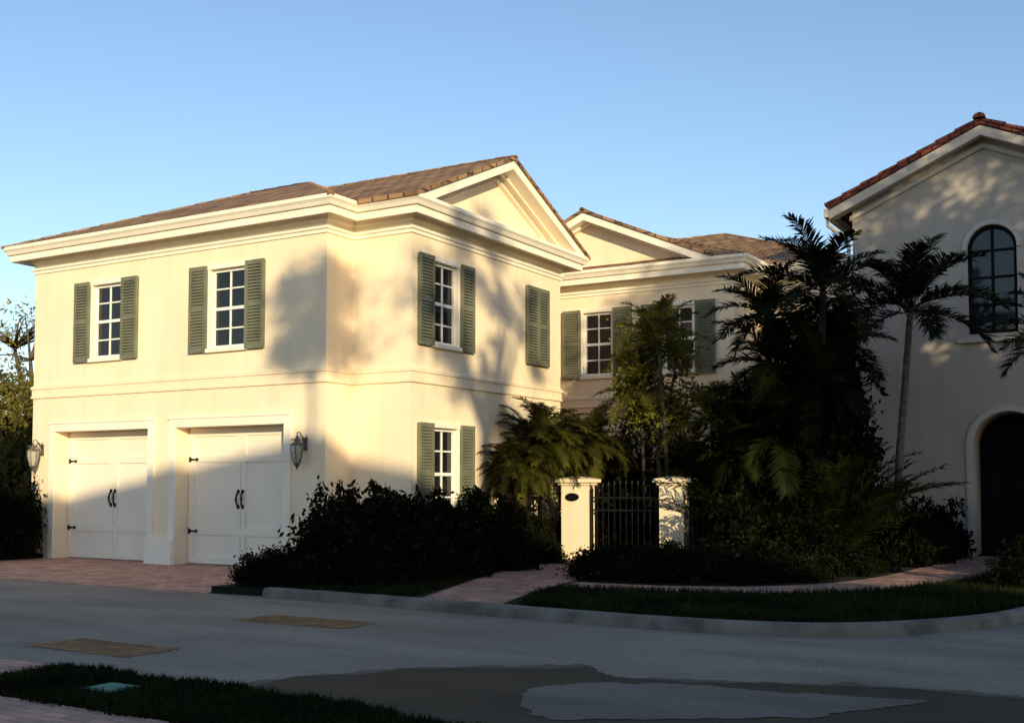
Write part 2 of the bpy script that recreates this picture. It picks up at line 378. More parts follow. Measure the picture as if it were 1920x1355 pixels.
me = blades('grass', 45000, (-7.7, -2.0, 4.85, 6.15), .03, .05, 1, lambda x, y: (y < 5.97-.10*np.maximum(0, x+5.6)**1.5+.05*np.sin(x*5)+.03*np.sin(x*17)) & (y > 4.86+.03*np.sin(x*9)) & ~((x > -6.7) & (x < -6.36) & (y > 5.31) & (y < 5.62)))
me.materials.append(M['blade']); add('grass', me, kind='stuff', label='short dark green verge grass beside the road', category='grass')
def pip(x, y, P):
    ins = np.zeros(len(x), bool); n = len(P)
    for i in range(n):
        (x0, y0), (x1, y1) = P[i], P[(i+1) % n]
        c = ((y0 > y) != (y1 > y)) & (x < (x1-x0)*(y-y0)/((y1-y0) or 1e-9)+x0); ins ^= c
    return ins
PA = [(-6.4, 10.97), (-4.7, 10.84), (-3.6, 10.92), (-2.9, 11.22), (-2.25, 11.95), (-1.66, 13.1), (-1.38, 14.5), (-1.27, 18), (-1.27, 23), (-1.95, 22.9), (-2.55, 17.4), (-3.25, 14.95), (-4.35, 13.8), (-5.75, 13.4), (-7.05, 13.25), (-6.95, 12.2)]
PB = [(-10.2, 11.2), (-8, 11.08), (-8.4, 12.4), (-8.95, 14.2), (-9.2, 13), (-9.4, 11.8)]
me = blades('grass', 120000, (-10.2, -1.2, 10.6, 23), .10, .085, 2, lambda x, y: pip(x, y, PA) | pip(x, y, PB))
me.materials.append(M['blade']); add('grass', me, kind='stuff', label='dark clipped lawn strip behind the kerb', category='grass')

# ------------------------------------------------------------------ house parts
def shutter(par, O, u, n, a0, a1, z0, z1):
    b = MB(O, u, n); f = .05; b0, b1 = .035, .075
    b.box(a0, a0+f, b0, b1, z0, z1); b.box(a1-f, a1, b0, b1, z0, z1)
    zm = (z0+z1)/2
    for za, zb in ((z0, z0+.08), (zm-.035, zm+.035), (z1-.08, z1)): b.box(a0+f, a1-f, b0+.003, b1-.003, za, zb)
    for lo, hi in ((z0+.08, zm-.035), (zm+.035, z1-.08)):
        k = int((hi-lo)/.052)
        for j in range(k):
            z = lo+(hi-lo)*(j+.5)/k
            i = [b.P(a0+f, b1-.004, z-.024), b.P(a1-f, b1-.004, z-.024), b.P(a1-f, b0+.004, z+.02), b.P(a0+f, b0+.004, z+.02)]
            i2 = [b.P(a0+f, b1-.004, z-.016), b.P(a1-f, b1-.004, z-.016), b.P(a1-f, b0+.004, z+.028), b.P(a0+f, b0+.004, z+.028)]
            b.f += [i[::-1], i2, [i[0], i[1], i2[1], i2[0]]]
    b.box(a0+.01, a1-.01, .003, .03, z0+.01, z1-.01)
    return b.make('shutter', 'shutter', par)
def window(par, O, u, n, a0, a1, z0, z1, cols=2, rows=4, rev=.12, mat='white', sill=True, casing=True):
    b = MB(O, u, n); b.face([(a0+.02, -rev+.03, z0+.02), (a1-.02, -rev+.03, z0+.02), (a1-.02, -rev+.03, z1-.02), (a0+.02, -rev+.03, z1-.02)])
    g = b.make('window', 'glass', par)
    b = MB(O, u, n); f = .055
    b.box(a0+.001, a0+f, -rev, -rev+.07, z0+.001, z1-.001); b.box(a1-f, a1-.001, -rev, -rev+.07, z0+.001, z1-.001)
    b.box(a0+f, a1-f, -rev, -rev+.068, z0+.001, z0+f); b.box(a0+f, a1-f, -rev, -rev+.068, z1-f, z1-.001)
    for k in range(1, cols):
        a = a0+(a1-a0)*k/cols; b.box(a-.013, a+.013, -rev+.02, -rev+.055, z0+f, z1-f)
    for k in range(1, rows):
        z = z0+(z1-z0)*k/rows; t = .013 if k != rows/2 else .028; b.box(a0+f, a1-f, -rev+.02, -rev+.053 + (0.008 if t > .02 else 0), z-t, z+t)
    b.make('window_frame', mat, g)
    if casing:
        b = MB(O, u, n); b.box(a0-.09, a1+.09, .001, .035, z1, z1+.09)
        b.box(a0-.045, a0, .001, .028, z0, z1); b.box(a1, a1+.045, .001, .028, z0, z1)
        b.make('window_casing', 'trim', g)
    if sill:
        b = MB(O, u, n); b.box(a0-.08, a1+.08, -rev+.07, .07, z0-.07, z0-.001); b.make('window_sill', 'trim', g)
    return g
def cornice(par, poly, zt, mat='trim', oh=.42, name='cornice'):
    b = MB()
    b.sweep(poly, [(-.01, zt-.50), (.03, zt-.49), (.03, zt-.44), (.06, zt-.42), (.06, zt-.38), (.015, zt-.37), (.015, zt-.30), (.09, zt-.27), (.11, zt-.20), (oh-.12, zt-.20), (oh-.12, zt-.26), (oh-.07, zt-.26), (oh-.07, zt-.12)])
    b.make(name, mat, par)
    b = MB()
    b.sweep(poly, [(oh-.068, zt-.13), (oh-.03, zt-.13), (oh+.0, zt-.07), (oh+.035, zt-.03), (oh+.035, zt+.03), (oh, zt+.03), (-.02, zt+.07)])
    b.make('gutter', 'trim', par)
def hip(b, x0, x1, y0, y1, z, sl, cap=True):
    if x1-x0 > y1-y0:
        h = (y1-y0)/2; r0, r1 = (x0+h, y0+h, z+sl*h), (x1-h, y0+h, z+sl*h)
        A, B, C, D = (x0, y0, z), (x1, y0, z), (x1, y1, z), (x0, y1, z)
        b.face([A, B, r1, r0]); b.face([B, C, r1]); b.face([C, D, r0, r1]); b.face([D, A, r0])
    else:
        h = (x1-x0)/2; r0, r1 = (x0+h, y0+h, z+sl*h), (x0+h, y1-h, z+sl*h)
        A, B, C, D = (x0, y0, z), (x1, y0, z), (x1, y1, z), (x0, y1, z)
        b.face([A, B, r0]); b.face([B, C, r1, r0]); b.face([C, D, r1]); b.face([D, A, r0, r1])
    b.face([A, D, C, B])
    if cap:
        b.caps(r0, r1)
        if x1-x0 > y1-y0: prs = ((A, r0), (D, r0), (B, r1), (C, r1))
        else: prs = ((A, r0), (B, r0), (D, r1), (C, r1))
        for p, q in prs: b.caps(p, q)
def chev(w, z0, sl, th):
    zA = z0+sl*w
    return [(-w, z0), (0, zA), (w, z0), (w-th/sl, z0), (0, zA-th), (-w+th/sl, z0)]
def slabs(b, w, z0, sl, th, b0, b1, c):
    zA = z0+sl*w
    b.prism([(c-w, z0), (c, zA), (c+w, z0), (c+w, z0-th), (c, zA-th), (c-w, z0-th)], b0, b1)

ZT = 6.20
house = empty('house', (-13, 17, 0), 'large cream stucco two-storey house with green shutters and brown tile roofs', 'house')
YF, NF, UX, UY, NX = 14.45, (0, -1), (1, 0), (0, 1), (1, 0)
g1 = (-19.0, -16.35, 0, 2.51); g2 = (-15.64, -13.02, 0, 2.51)
w1 = (-17.98, -17.17, 3.90, 5.33); w2 = (-14.83, -13.98, 3.90, 5.33)
b = MB((0, YF), UX, NF)
b.wall(-19.73, -12.14, 0, 3.2, [g1, g2], .34); b.wall(-19.73, -12.14, 3.2, ZT-.05, [w1, w2], .14)
b.fr((-12.14, 0), UY, NX); b.wall(14.45, 15.16, 0, ZT-.05)
b.fr((0, 15.16), UX, NF); b.wall(-12.14, -10.9, 0, ZT-.05)
w3 = (15.80, 16.56, 3.90, 5.33); w4 = (15.80, 16.56, 0.85, 2.45)
b.fr((-10.9, 0), UY, NX); b.wall(15.16, 20.45, 0, 3.2, [w4], .14); b.wall(15.16, 20.45, 3.2, ZT-.05, [w3], .14)
b.fr((0, 20.45), UX, (0, 1)); b.wall(-19.73, -10.9, 0, ZT-.05)
b.fr((-19.73, 0), UY, (-1, 0)); b.wall(14.45, 20.45, 0, ZT-.05)
b.make('wall', 'stucco', house)
F1 = [(-19.73, 14.45), (-12.14, 14.45), (-12.14, 15.16), (-10.9, 15.16), (-10.9, 20.45), (-19.73, 20.45)]
cornice(house, F1, ZT)
SC = [(-.01, 3.17), (.035, 3.19), (.035, 3.235), (.02, 3.24), (.02, 3.36), (.04, 3.37), (.04, 3.42), (-.01, 3.45)]
b = MB(); b.sweep(F1, SC); b.make('string_course', 'stucco', house)
for (a0, a1, _, zt) in (g1, g2):
    bd = -.33
    b = MB((0, YF), UX, NF); b.box(a0+.004, a1-.004, bd-.05, bd, .03, zt-.004)
    dgar = b.make('garage_door', 'door', house)
    b = MB((0, YF), UX, NF); am = (a0+a1)/2; e = bd+.022
    zr = [(.04, .17), (.56, .70), (1.88, 2.0), (zt-.16, zt-.01)]
    for z0, z1 in zr: b.box(a0+.13, a1-.13, bd+.001, e, z0, z1)
    b.box(a0+.01, a0+.13, bd+.001, e+.002, .04, zt-.01); b.box(a1-.13, a1-.01, bd+.001, e+.002, .04, zt-.01)
    b.box(am-.11, am-.008, bd+.003, e+.004, .17, zt-.16); b.box(am+.008, am+.11, bd+.003, e+.004, .17, zt-.16)
    b.make('door_rail', 'door', dgar)
    for z in (.62, 1.93):
        for sd in (1, -1):
            ed = a0+.02 if sd > 0 else a1-.02
            b = MB((0, YF), UX, NF)
            pts = [(0, .045), (.03, .05), (.06, .018), (.17, .014), (.20, .035), (.24, 0), (.20, -.035), (.17, -.014), (.06, -.018), (.03, -.05), (0, -.045)]
            pl = [(ed+sd*x, z+y) for x, y in pts]
            b.prism(pl, e+.004, e+.018); b.make('hinge', 'iron', dgar, recalc=True)
    for sd in (1, -1):
        b = MB(); X = am+sd*.055; Y = YF-e
        pts = [(X, Y-.012, 1.08), (X, Y-.05, 1.13), (X+sd*.012, Y-.06, 1.21), (X, Y-.05, 1.29), (X, Y-.012, 1.34)]
        b.tube(pts, [.022, .014, .02, .014, .022], 8); b.box(X-.03, X+.03, Y-.014, Y-.003, 1.32, 1.38); b.box(X-.03, X+.03, Y-.014, Y-.003, 1.04, 1.10)
        b.make('door_handle', 'iron', dgar)
    b = MB((0, YF), UX, NF); o = .15
    b.box(a0-o, a0-.001, .001, .045, .0, zt+.0); b.box(a1+.001, a1+o, .001, .045, .0, zt)
    b.box(a0-o, a1+o, .001, .047, zt, zt+o); b.box(a0-o-.02, a1+o+.02, .001, .065, zt+o, zt+o+.03)
    b.make('door_surround', 'trim', house)
b = MB((0, YF), UX, NF); b.box(-16.36+.01, -15.65, .001, .09, 0, .48); b.make('pier_base', 'trim', house)
for wv in (w1, w2):
    window(house, (0, YF), UX, NF, *wv); sw = .43
    shutter(house, (0, YF), UX, NF, wv[0]-.05-sw, wv[0]-.05, 3.84, 5.40); shutter(house, (0, YF), UX, NF, wv[1]+.05, wv[1]+.05+sw, 3.84, 5.40)
for wv in (w3, w4):
    window(house, (-10.9, 0), UY, NX, *wv); z0, z1 = wv[2]-.06, wv[3]+.07
    shutter(house, (-10.9, 0), UY, NX, wv[0]-.48, wv[0]-.05, z0, z1); shutter(house, (-10.9, 0), UY, NX, wv[1]+.05, wv[1]+.48, z0, z1)
shutter(house, (-10.9, 0), UY, NX, 18.98, 19.42, 3.84, 5.40); shutter(house, (-10.9, 0), UY, NX, 19.43, 19.87, 3.84, 5.40)
b = MB(); hip(b, -20.18, -11.69, 14.0, 20.9, ZT+.035, .417)
b.fr((0, 0), UY, NX); C1 = 17.805; slabs(b, 3.13, ZT+.05, .435, .07, -15.4, -10.43, C1)
b.fr(); b.caps((-15.3, C1, ZT+.05+.435*3.13), (-10.42, C1, ZT+.05+.435*3.13))
b.make('roof', 'roof', house, uv=True, recalc=True)
b = MB((0, 0), UY, NX)
b.prism([(C1+a, z) for a, z in chev(3.07, ZT+.0, .435, .17)], -10.88, -10.47)
b.prism([(C1+a, z) for a, z in chev(2.72, ZT+.0, .435, .06)], -10.88, -10.72)
b.prism([(C1+a, z) for a, z in chev(2.30, ZT+.03, .435, .035)], -10.88, -10.80)
b.make('pediment_trim', 'trim', house, recalc=True)
b = MB((0, 0), UY, NX); b.face([(C1-3.0, -10.89, ZT), (C1+3.0, -10.89, ZT), (C1, -10.89, ZT+.435*3.0)]); b.make('gable_wall', 'stucco', house)
b = MB(); b.box(-17, -13.5, 20.46, 22.49, 0, ZT); b.make('wall', 'stucco', house)
YB = 22.5
v1 = (-11.40, -10.68, 3.90, 5.33); v2 = (-9.45, -8.75, 3.90, 5.33); v3 = (-11.40, -10.68, .6, 2.4); v4 = (-9.5, -8.5, .12, 2.4)
b = MB((0, YB), UX, NF); b.wall(-17, -7.84, 0, 3.2, [v3, v4], .14); b.wall(-17, -7.84, 3.2, ZT-.05, [v1, v2], .14)
b.fr((-7.84, 0), UY, NX); b.wall(22.5, 24, 0, ZT-.05)
b.fr((0, 24), UX, NF); b.wall(-7.84, -6.0, 0, ZT-.05)
b.fr((-6.0, 0), UY, NX); b.wall(24, 32, 0, ZT-.05); b.fr((0, 32), UX, (0, 1)); b.wall(-17, -6, 0, ZT-.05); b.fr((-17, 0), UY, (-1, 0)); b.wall(22.5, 32, 0, ZT-.05)
b.make('wall', 'stucco', house)
F2 = [(-17, 22.5), (-7.84, 22.5), (-7.84, 24), (-6.0, 24), (-6.0, 32), (-17, 32)]
cornice(house, F2, ZT, oh=.40)
b = MB(); b.sweep(F2, SC); b.make('string_course', 'stucco', house)
for wv in (v1, v2, v3):
    window(house, (0, YB), UX, NF, *wv); z0, z1 = wv[2]-.06, wv[3]+.07
    shutter(house, (0, YB), UX, NF, wv[0]-.5, wv[0]-.05, z0, z1); shutter(house, (0, YB), UX, NF, wv[1]+.05, wv[1]+.5, z0, z1)
b = MB((0, YB), UX, NF); b.box(-9.49, -8.51, -.12, -.07, .12, 2.39); dd = b.make('door', 'bronze', house)
b = MB((0, YB), UX, NF)
for a in (-9.38, -8.95):
    for z0, z1 in ((.3, 1.0), (1.15, 2.25)): b.box(a, a+.33, -.069, -.05, z0, z1)
b.make('door_panel', 'bronze', dd)
b = MB(); hip(b, -17.4, -5.62, 23.62, 32.38, ZT+.035, .417); hip(b, -15.0, -7.46, 22.12, 31, ZT+.034, .41)
CX = -11.2; slabs(b, 3.15, ZT+.05, .435, .07, 22.08, 27, CX)
b.caps((CX, 22.07, ZT+.05+.435*3.15), (CX, 27, ZT+.05+.435*3.15))
b.make('roof', 'roof', house, uv=True, recalc=True)
b = MB()
b.prism([(CX+a, z) for a, z in chev(3.09, ZT+.0, .435, .17)], 22.12, 22.48)
b.prism([(CX+a, z) for a, z in chev(2.72, ZT+.0, .435, .06)], 22.36, 22.48)
b.make('pediment_trim', 'trim', house, recalc=True)
b = MB(); b.face([(CX-3.0, 22.49, ZT), (CX+3.0, 22.49, ZT), (CX, 22.49, ZT+.435*3.0)]); b.make('gable_wall', 'stucco', house)

def lantern():
    b = MB()
    b.box(-.035, .035, -.02, 0, -.08, .12)
    b.tube([(0, -.01, .05), (0, -.08, .13), (0, -.15, .20), (0, -.2, .19), (0, -.2, .12)], .009, 6)
    b.tube([(0, -.01, -.02), (0, -.06, .0), (0, -.09, .06), (0, -.06, .1), (0, -.03, .08)], .007, 6)
    for sd in (-1, 1):
        b.tube([(0, -.02, .10), (sd*.05, -.05, .16), (sd*.08, -.08, .12), (sd*.05, -.1, .08)], .006, 5)
    cy = -.2
    b.tube([(0, cy, .15), (0, cy, .12), (0, cy, .10), (0, cy, .05), (0, cy, .015), (0, cy, .0)], [.01, .018, .025, .05, .105, .11], 8)
    b.tube([(0, cy, -.27), (0, cy, -.30), (0, cy, -.33), (0, cy, -.37)], [.05, .04, .02, .006], 8)
    for k in range(6):
        a = math.pi/3*k; c, s_ = math.cos(a), math.sin(a)
        b.tube([(.102*c, cy+.102*s_, 0), (.098*c, cy+.098*s_, -.1), (.052*c, cy+.052*s_, -.28)], .0065, 5)
    for k in range(8):
        a = math.pi/4*k+.2; c, s_ = math.cos(a), math.sin(a)
        b.tube([(.04*c, cy+.04*s_, .06), (.08*c, cy+.08*s_, .10), (.10*c, cy+.10*s_, .06)], .005, 4)
    me = b.make('wall_lantern', 'lantern')
    g = MB(); g.tube([(0, cy, -.005), (0, cy, -.1), (0, cy, -.265)], [.095, .092, .046], 12)
    gl = g.make('lamp_glass', 'lampglass', me)
    return me, gl
la, lg = lantern(); la['group'] = 'wall lanterns beside the garage doors'
la['label'] = 'weathered metal carriage lantern on the garage wall'; la['category'] = 'lantern'; la.location = (-12.56, YF, 2.13); la.scale = (1.1,)*3
l2 = la.copy(); COL.objects.link(l2); l2.location = (-19.40, YF, 2.13); lg2 = lg.copy(); COL.objects.link(lg2); lg2.parent = l2

# ------------------------------------------------------------------ gate pillars, fence
def pillar():
    b = MB(); b.box(-.23, .23, -.23, .23, 0, 1.46); b.box(-.26, .26, -.26, .26, 0, .14)
    b.box(-.27, .27, -.27, .27, 1.46, 1.51); b.box(-.32, .32, -.32, .32, 1.51, 1.57)
    i = [b.P(x, y, 1.57) for x, y in ((-.31, -.31), (.31, -.31), (.31, .31), (-.31, .31))]; j = [b.P(x, y, 1.62) for x, y in ((-.1, -.1), (.1, -.1), (.1, .1), (-.1, .1))]
    for k in range(4): b.f.append([i[k], i[(k+1) % 4], j[(k+1) % 4], j[k]])
    b.f.append(j); return b.make('gate_pillar', 'stucco')
p1 = pillar(); p1.location = (-9.56, 18.63, .0); p1['label'] = 'cream stucco gate pillar with oval plaque'; p1['category'] = 'pillar'; p1['group'] = 'pillars flanking the gate'
p2 = p1.copy(); COL.objects.link(p2); p2.location = (-7.60, 18.63, 0); p2['label'] = 'cream stucco gate pillar beside dark palms'
b = MB(); pl = [(.14*math.cos(a), 1.24+.075*math.sin(a)) for a in np.linspace(0, 2*math.pi, 24, endpoint=False)]
b.prism(pl, -.25, -.231); b.make('plaque', 'bronze', p1, recalc=True)
def fence(name, x0, x1, Y, h, label, arch=0):
    b = MB(); n = max(2, int((x1-x0)/.11))
    for k in range(n+1):
        x = x0+(x1-x0)*k/n; hh = h+arch*math.sin(math.pi*k/n)
        b.box(x-.009, x+.009, Y-.009, Y+.009, .12, hh)
        b.tube([(x, Y, hh), (x, Y, hh+.03), (x, Y, hh+.10)], [.012, .024, .002], 5)
    for z in (.25, 1.0, h-.12): b.box(x0, x1, Y-.014, Y+.014, z-.016, z+.016)
    for x in (x0, x1): b.box(x-.02, x+.02, Y-.02, Y+.02, .1, h+.02)
    return b.make(name, 'iron', label=label, category=name.split('_')[-1])
fence('iron_gate', -9.28, -7.87, 18.63, 1.35, 'black iron picket gate between two stucco pillars', .12)
fence('iron_fence', -7.33, -5.3, 18.63, 1.42, 'black iron picket fence behind palms beside the pillar')
fence('iron_fence', -10.86, -9.84, 18.63, 1.42, 'short black iron picket fence against the house wall')

# ------------------------------------------------------------------ neighbouring house
nb = empty('house', (-3, 25, 0), 'tall pale stucco house with red barrel-tile gable and arched window', 'house')
YR = 23.0; RX0, RX1, RC = -5.49, -.47, -2.98; ZE = 7.02; sl = .445; hw = 2.88
aw = (-3.31, -2.43, 4.36, 6.46, 1); ad = (-3.28, -2.00, .1, 2.86, 1)
b = MB((0, YR), UX, NF); b.wall(RX0, RX1, 0, 3.6, [ad], .9); b.wall(RX0, RX1, 3.6, 7.0, [aw], .16)
b.face([(RX0, 0, 7.0), (RX1, 0, 7.0), (RX1, 0, ZE+.02), (RC, 0, ZE+sl*hw-.1), (RX0, 0, ZE+.02)])
b.fr((RX0, 0), UY, (-1, 0)); b.wall(YR, 34, 0, 7.1); b.fr((RX1, 0), UY, NX); b.wall(YR, 34, 0, 7.1)
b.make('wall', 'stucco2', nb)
b = MB((0, YR), UX, NF); b.face([(-3.4, -.88, .1), (-1.9, -.88, .1), (-1.9, -.88, 2.95), (-3.4, -.88, 2.95)]); b.make('door', 'bronze', nb)
def archpts(ac, r, zs, zb, n=24): return [(ac-r, zb)]+[(ac-r*math.cos(math.pi*k/n), zs+r*math.sin(math.pi*k/n)) for k in range(n+1)]+[(ac+r, zb)]
b = MB((0, YR), UX, NF); b.strip(archpts(-2.64, .76, 2.22, .0), archpts(-2.64, .645, 2.22, 0), .001, .03); b.make('door_surround', 'trim2', nb, recalc=True)
b = MB((0, YR), UX, NF); q = archpts(-2.87, .43, 6.02, 4.37); b.face([(a, -.13, z) for a, z in q]); g = b.make('window', 'glass', nb)
b = MB((0, YR), UX, NF); b.strip(archpts(-2.87, .53, 6.02, 6.0, 24), archpts(-2.87, .445, 6.02, 6.0, 24), .001, .035); b.make('window_arch', 'trim2', g, recalc=True)
b = MB((0, YR), UX, NF); b.box(-3.5, -2.24, .001, .08, 4.2, 4.27); b.make('window_sill', 'trim2', g, recalc=True)
b = MB((0, YR), UX, NF); b.strip(archpts(-2.87, .438, 6.02, 4.37), archpts(-2.87, .38, 6.02, 4.37), -.15, -.08)
b.box(-3.24, -2.5, -.149, -.082, 4.365, 4.43)
for z in (4.93, 5.46, 5.98): b.box(-3.25, -2.49, -.125, -.09, z-.02, z+.02)
b.box(-2.895, -2.845, -.126, -.086, 4.43, 6.40)
b.make('window_frame', 'bronze', g, recalc=True)
b = MB(); slabs(b, hw+.02, ZE+.13, sl, .10, 22.58, 34, RC)
zA = ZE+.13+sl*(hw+.02)
for sd in (-1, 1):
    for Yc in (22.64, 22.84):
        b.caps((RC+sd*(hw+.05), Yc, ZE+.13-.01), (RC+sd*.05, Yc, zA-.02), r=.085, step=.36, ov=.05)
    for k in range(40):
        y = 22.8+k*.27
        b.caps((RC+sd*(hw+.06), y, ZE+.15-.03), (RC+sd*(hw-.5), y, ZE+.15+.56*sl-.03), r=.09, step=.3, ov=.04)
b.caps((RC, 22.54, zA+.015), (RC, 34, zA+.015), r=.105, step=.4, ov=.05)
b.make('roof', 'terra', nb, uv=True, recalc=True)
b = MB(); b.prism([(RC+a, z) for a, z in ((-hw, ZE+.02), (0, ZE+.02+sl*hw), (hw, ZE+.02), (hw, ZE-.17), (0, ZE-.17+sl*hw), (-hw, ZE-.17))], 22.62, 22.70)
b.prism([(RC+a, z) for a, z in ((-hw+.02, ZE-.04), (0, ZE-.04+sl*(hw-.02)), (hw-.02, ZE-.04), (hw-.02, ZE-.13), (0, ZE-.13+sl*(hw-.02)), (-hw+.02, ZE-.13))], 22.705, 22.99)
b.prism([(RC+a, z) for a, z in ((-2.55, ZE-.10), (0, ZE-.10+sl*2.55), (2.55, ZE-.10), (2.55, ZE-.19), (0, ZE-.19+sl*2.55), (-2.55, ZE-.19))], 22.93, 22.998)
b.make('fascia', 'trim2', nb, recalc=True)
b = MB(); b.box(-5.97, -5.87, 22.6, 34, ZE-.13, ZE+.04)
b.tube([(-5.92, 22.75, ZE-.12), (-5.92, 22.75, ZE-.28), (-5.62, 22.93, ZE-.5), (-5.56, 22.95, ZE-.7), (-5.56, 22.95, .2), (-5.62, 22.85, .12)], .04, 8)
b.make('downspout', 'trim2', nb)

# ------------------------------------------------------------------ house across the road (throws the long shadow)
HC = 14.5; HZ = 7.90; hb = empty('house', (HC, -17, 0), 'long pale stucco house with low-pitched tiled gable across the road', 'house')
HA, HB = HC-17, HC+17
b = MB((0, -12), UX, (0, 1)); ops = [(x, x+1.2, z, z+1.5) for x in (0, 4, 8, 12, 16, 20, 24, 28) for z in (1.0, 4.3)]
b.wall(HA, HB, 0, HZ, ops, .15); b.face([(HA, 0, HZ), (HB, 0, HZ), (HC, 0, HZ+2.9)])
b.fr((0, -24), UX, (0, -1)); b.wall(HA, HB, 0, HZ); b.face([(HA, 0, HZ), (HB, 0, HZ), (HC, 0, HZ+2.9)])
for x, n in ((HA, (-1, 0)), (HB, (1, 0))): b.fr((x, 0), UY, n); b.wall(-24, -12, 0, HZ)
b.make('wall', 'stucco2', hb)
for o in ops: window(hb, (0, -12), UX, (0, 1), *o, rev=.15, casing=False)
b = MB(); slabs(b, 17.6, HZ+.10, .172, .12, -24.4, -11.6, HC); b.make('roof', 'terra', hb, uv=True, recalc=True)

# ------------------------------------------------------------------ vegetation
def leafarr(rng, centers, rad, n, size, asp=.45):
    k = len(centers); idx = rng.integers(0, k, n)
    p = centers[idx]+rng.normal(0, 1, (n, 3))*rad[idx][:, None]*np.array([1, 1, .8])
    a = rng.normal(0, 1, (n, 3)); a[:, 2] -= .2; a /= np.linalg.norm(a, axis=1)[:, None]
    t = rng.normal(0, 1, (n, 3)); bb = np.cross(a, t); bb /= np.linalg.norm(bb, axis=1)[:, None]
    s = size*rng.uniform(.6, 1.4, n)[:, None]
    return np.stack([p, p+a*s*.5+bb*s*asp*.5, p+a*s, p+a*s*.5-bb*s*asp*.5], 1)
def shrubmesh(seed, rx, ry, rz, n, size, clumps=45, mat='leaf_dark', spikes=0):
    rng = np.random.default_rng(seed)
    d = rng.normal(0, 1, (clumps, 3)); d /= np.linalg.norm(d, axis=1)[:, None]; d[:, 2] = np.abs(d[:, 2])*1.0
    r = rng.uniform(.45, 1.0, clumps)**.6
    c = d*r[:, None]*np.array([rx, ry, rz]); c[:, 2] = np.maximum(c[:, 2], .08)
    rad = rng.uniform(.10, .2, clumps)*min(rx, rz)*1.0
    v = leafarr(rng, c, rad, n, size)
    if spikes:
        m_ = spikes*40; top = c[rng.integers(0, clumps, spikes)]; top[:, 2] = rz*.9
        off = rng.uniform(0, 1, (spikes, 40))
        p = top[:, None]+np.stack([rng.normal(0, .03, (spikes, 40)), rng.normal(0, .03, (spikes, 40)), off*.35*rz], 2)
        v = np.concatenate([v, leafarr(rng, p.reshape(-1, 3), np.full(m_, .01), m_, size)])
    v[..., 2] = np.maximum(v[..., 2], .0)
    me = fastmesh('foliage', v.reshape(-1, 3), 4, len(v)); me.materials.append(M[mat]); return me
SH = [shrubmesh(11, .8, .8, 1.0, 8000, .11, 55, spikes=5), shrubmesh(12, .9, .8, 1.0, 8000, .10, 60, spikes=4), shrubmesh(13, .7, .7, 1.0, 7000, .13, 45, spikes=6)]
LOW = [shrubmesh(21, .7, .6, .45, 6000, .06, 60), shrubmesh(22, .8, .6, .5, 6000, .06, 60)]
stemb = MB()
rs = random.Random(3)
for k in range(7):
    a = rs.uniform(0, 6.28); stemb.tube([(0.03*math.cos(a), .03*math.sin(a), 0), (.2*math.cos(a), .2*math.sin(a), .35), (.4*math.cos(a+.3), .4*math.sin(a+.3), .75)], [.02, .014, .006], 5)
stem = stemb.make('stem', 'bark'); stemme = stem.data; bpy.data.objects.remove(stem)
def shrub(x, y, s, k, low=False, zs=1, z=.1, label=None, group='dark shrubs in the front beds'):
    me = (LOW if low else SH)[k % (2 if low else 3)]
    e = empty('shrub', (x, y, z), label or ('low clipped dark green shrub edging the bed' if low else 'rounded dark leafy shrub in the front bed'), 'shrub', group, worldkids=False)
    e.rotation_euler = (0, 0, rs.uniform(0, 6.28)); e.scale = (s, s, s*zs)
    add('foliage', me, e); q = add('stem', stemme, e); q.scale = (.9, .9, .5 if low else .9)
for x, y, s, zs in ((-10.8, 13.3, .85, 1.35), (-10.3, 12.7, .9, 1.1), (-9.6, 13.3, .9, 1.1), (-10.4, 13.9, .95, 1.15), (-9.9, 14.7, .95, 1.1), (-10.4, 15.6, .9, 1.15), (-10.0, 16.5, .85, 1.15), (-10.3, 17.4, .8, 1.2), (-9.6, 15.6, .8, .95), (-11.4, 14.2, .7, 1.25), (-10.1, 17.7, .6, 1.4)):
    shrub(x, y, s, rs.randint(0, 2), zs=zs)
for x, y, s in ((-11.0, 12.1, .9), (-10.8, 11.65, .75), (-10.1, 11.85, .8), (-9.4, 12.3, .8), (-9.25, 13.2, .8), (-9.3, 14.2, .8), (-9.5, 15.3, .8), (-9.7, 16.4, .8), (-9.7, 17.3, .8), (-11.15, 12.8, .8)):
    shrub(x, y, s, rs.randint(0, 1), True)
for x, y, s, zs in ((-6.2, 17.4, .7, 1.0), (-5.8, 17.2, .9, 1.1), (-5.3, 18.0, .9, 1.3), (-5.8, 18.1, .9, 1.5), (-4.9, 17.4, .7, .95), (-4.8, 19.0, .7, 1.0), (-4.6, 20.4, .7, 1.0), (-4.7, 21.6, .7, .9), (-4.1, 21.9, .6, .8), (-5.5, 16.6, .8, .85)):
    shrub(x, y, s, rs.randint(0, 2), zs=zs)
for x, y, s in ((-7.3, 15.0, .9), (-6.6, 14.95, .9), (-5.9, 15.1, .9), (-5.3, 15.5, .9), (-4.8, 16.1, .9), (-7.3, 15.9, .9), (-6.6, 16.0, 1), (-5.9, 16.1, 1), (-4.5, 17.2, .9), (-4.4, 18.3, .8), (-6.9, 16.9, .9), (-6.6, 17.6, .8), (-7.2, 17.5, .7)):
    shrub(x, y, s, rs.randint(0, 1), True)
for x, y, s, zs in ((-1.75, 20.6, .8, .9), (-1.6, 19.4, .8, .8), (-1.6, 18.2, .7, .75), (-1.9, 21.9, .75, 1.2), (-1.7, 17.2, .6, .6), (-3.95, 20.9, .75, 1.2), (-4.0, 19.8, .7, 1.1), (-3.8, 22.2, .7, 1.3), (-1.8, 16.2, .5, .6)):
    shrub(x, y, s, rs.randint(0, 2), zs=zs)
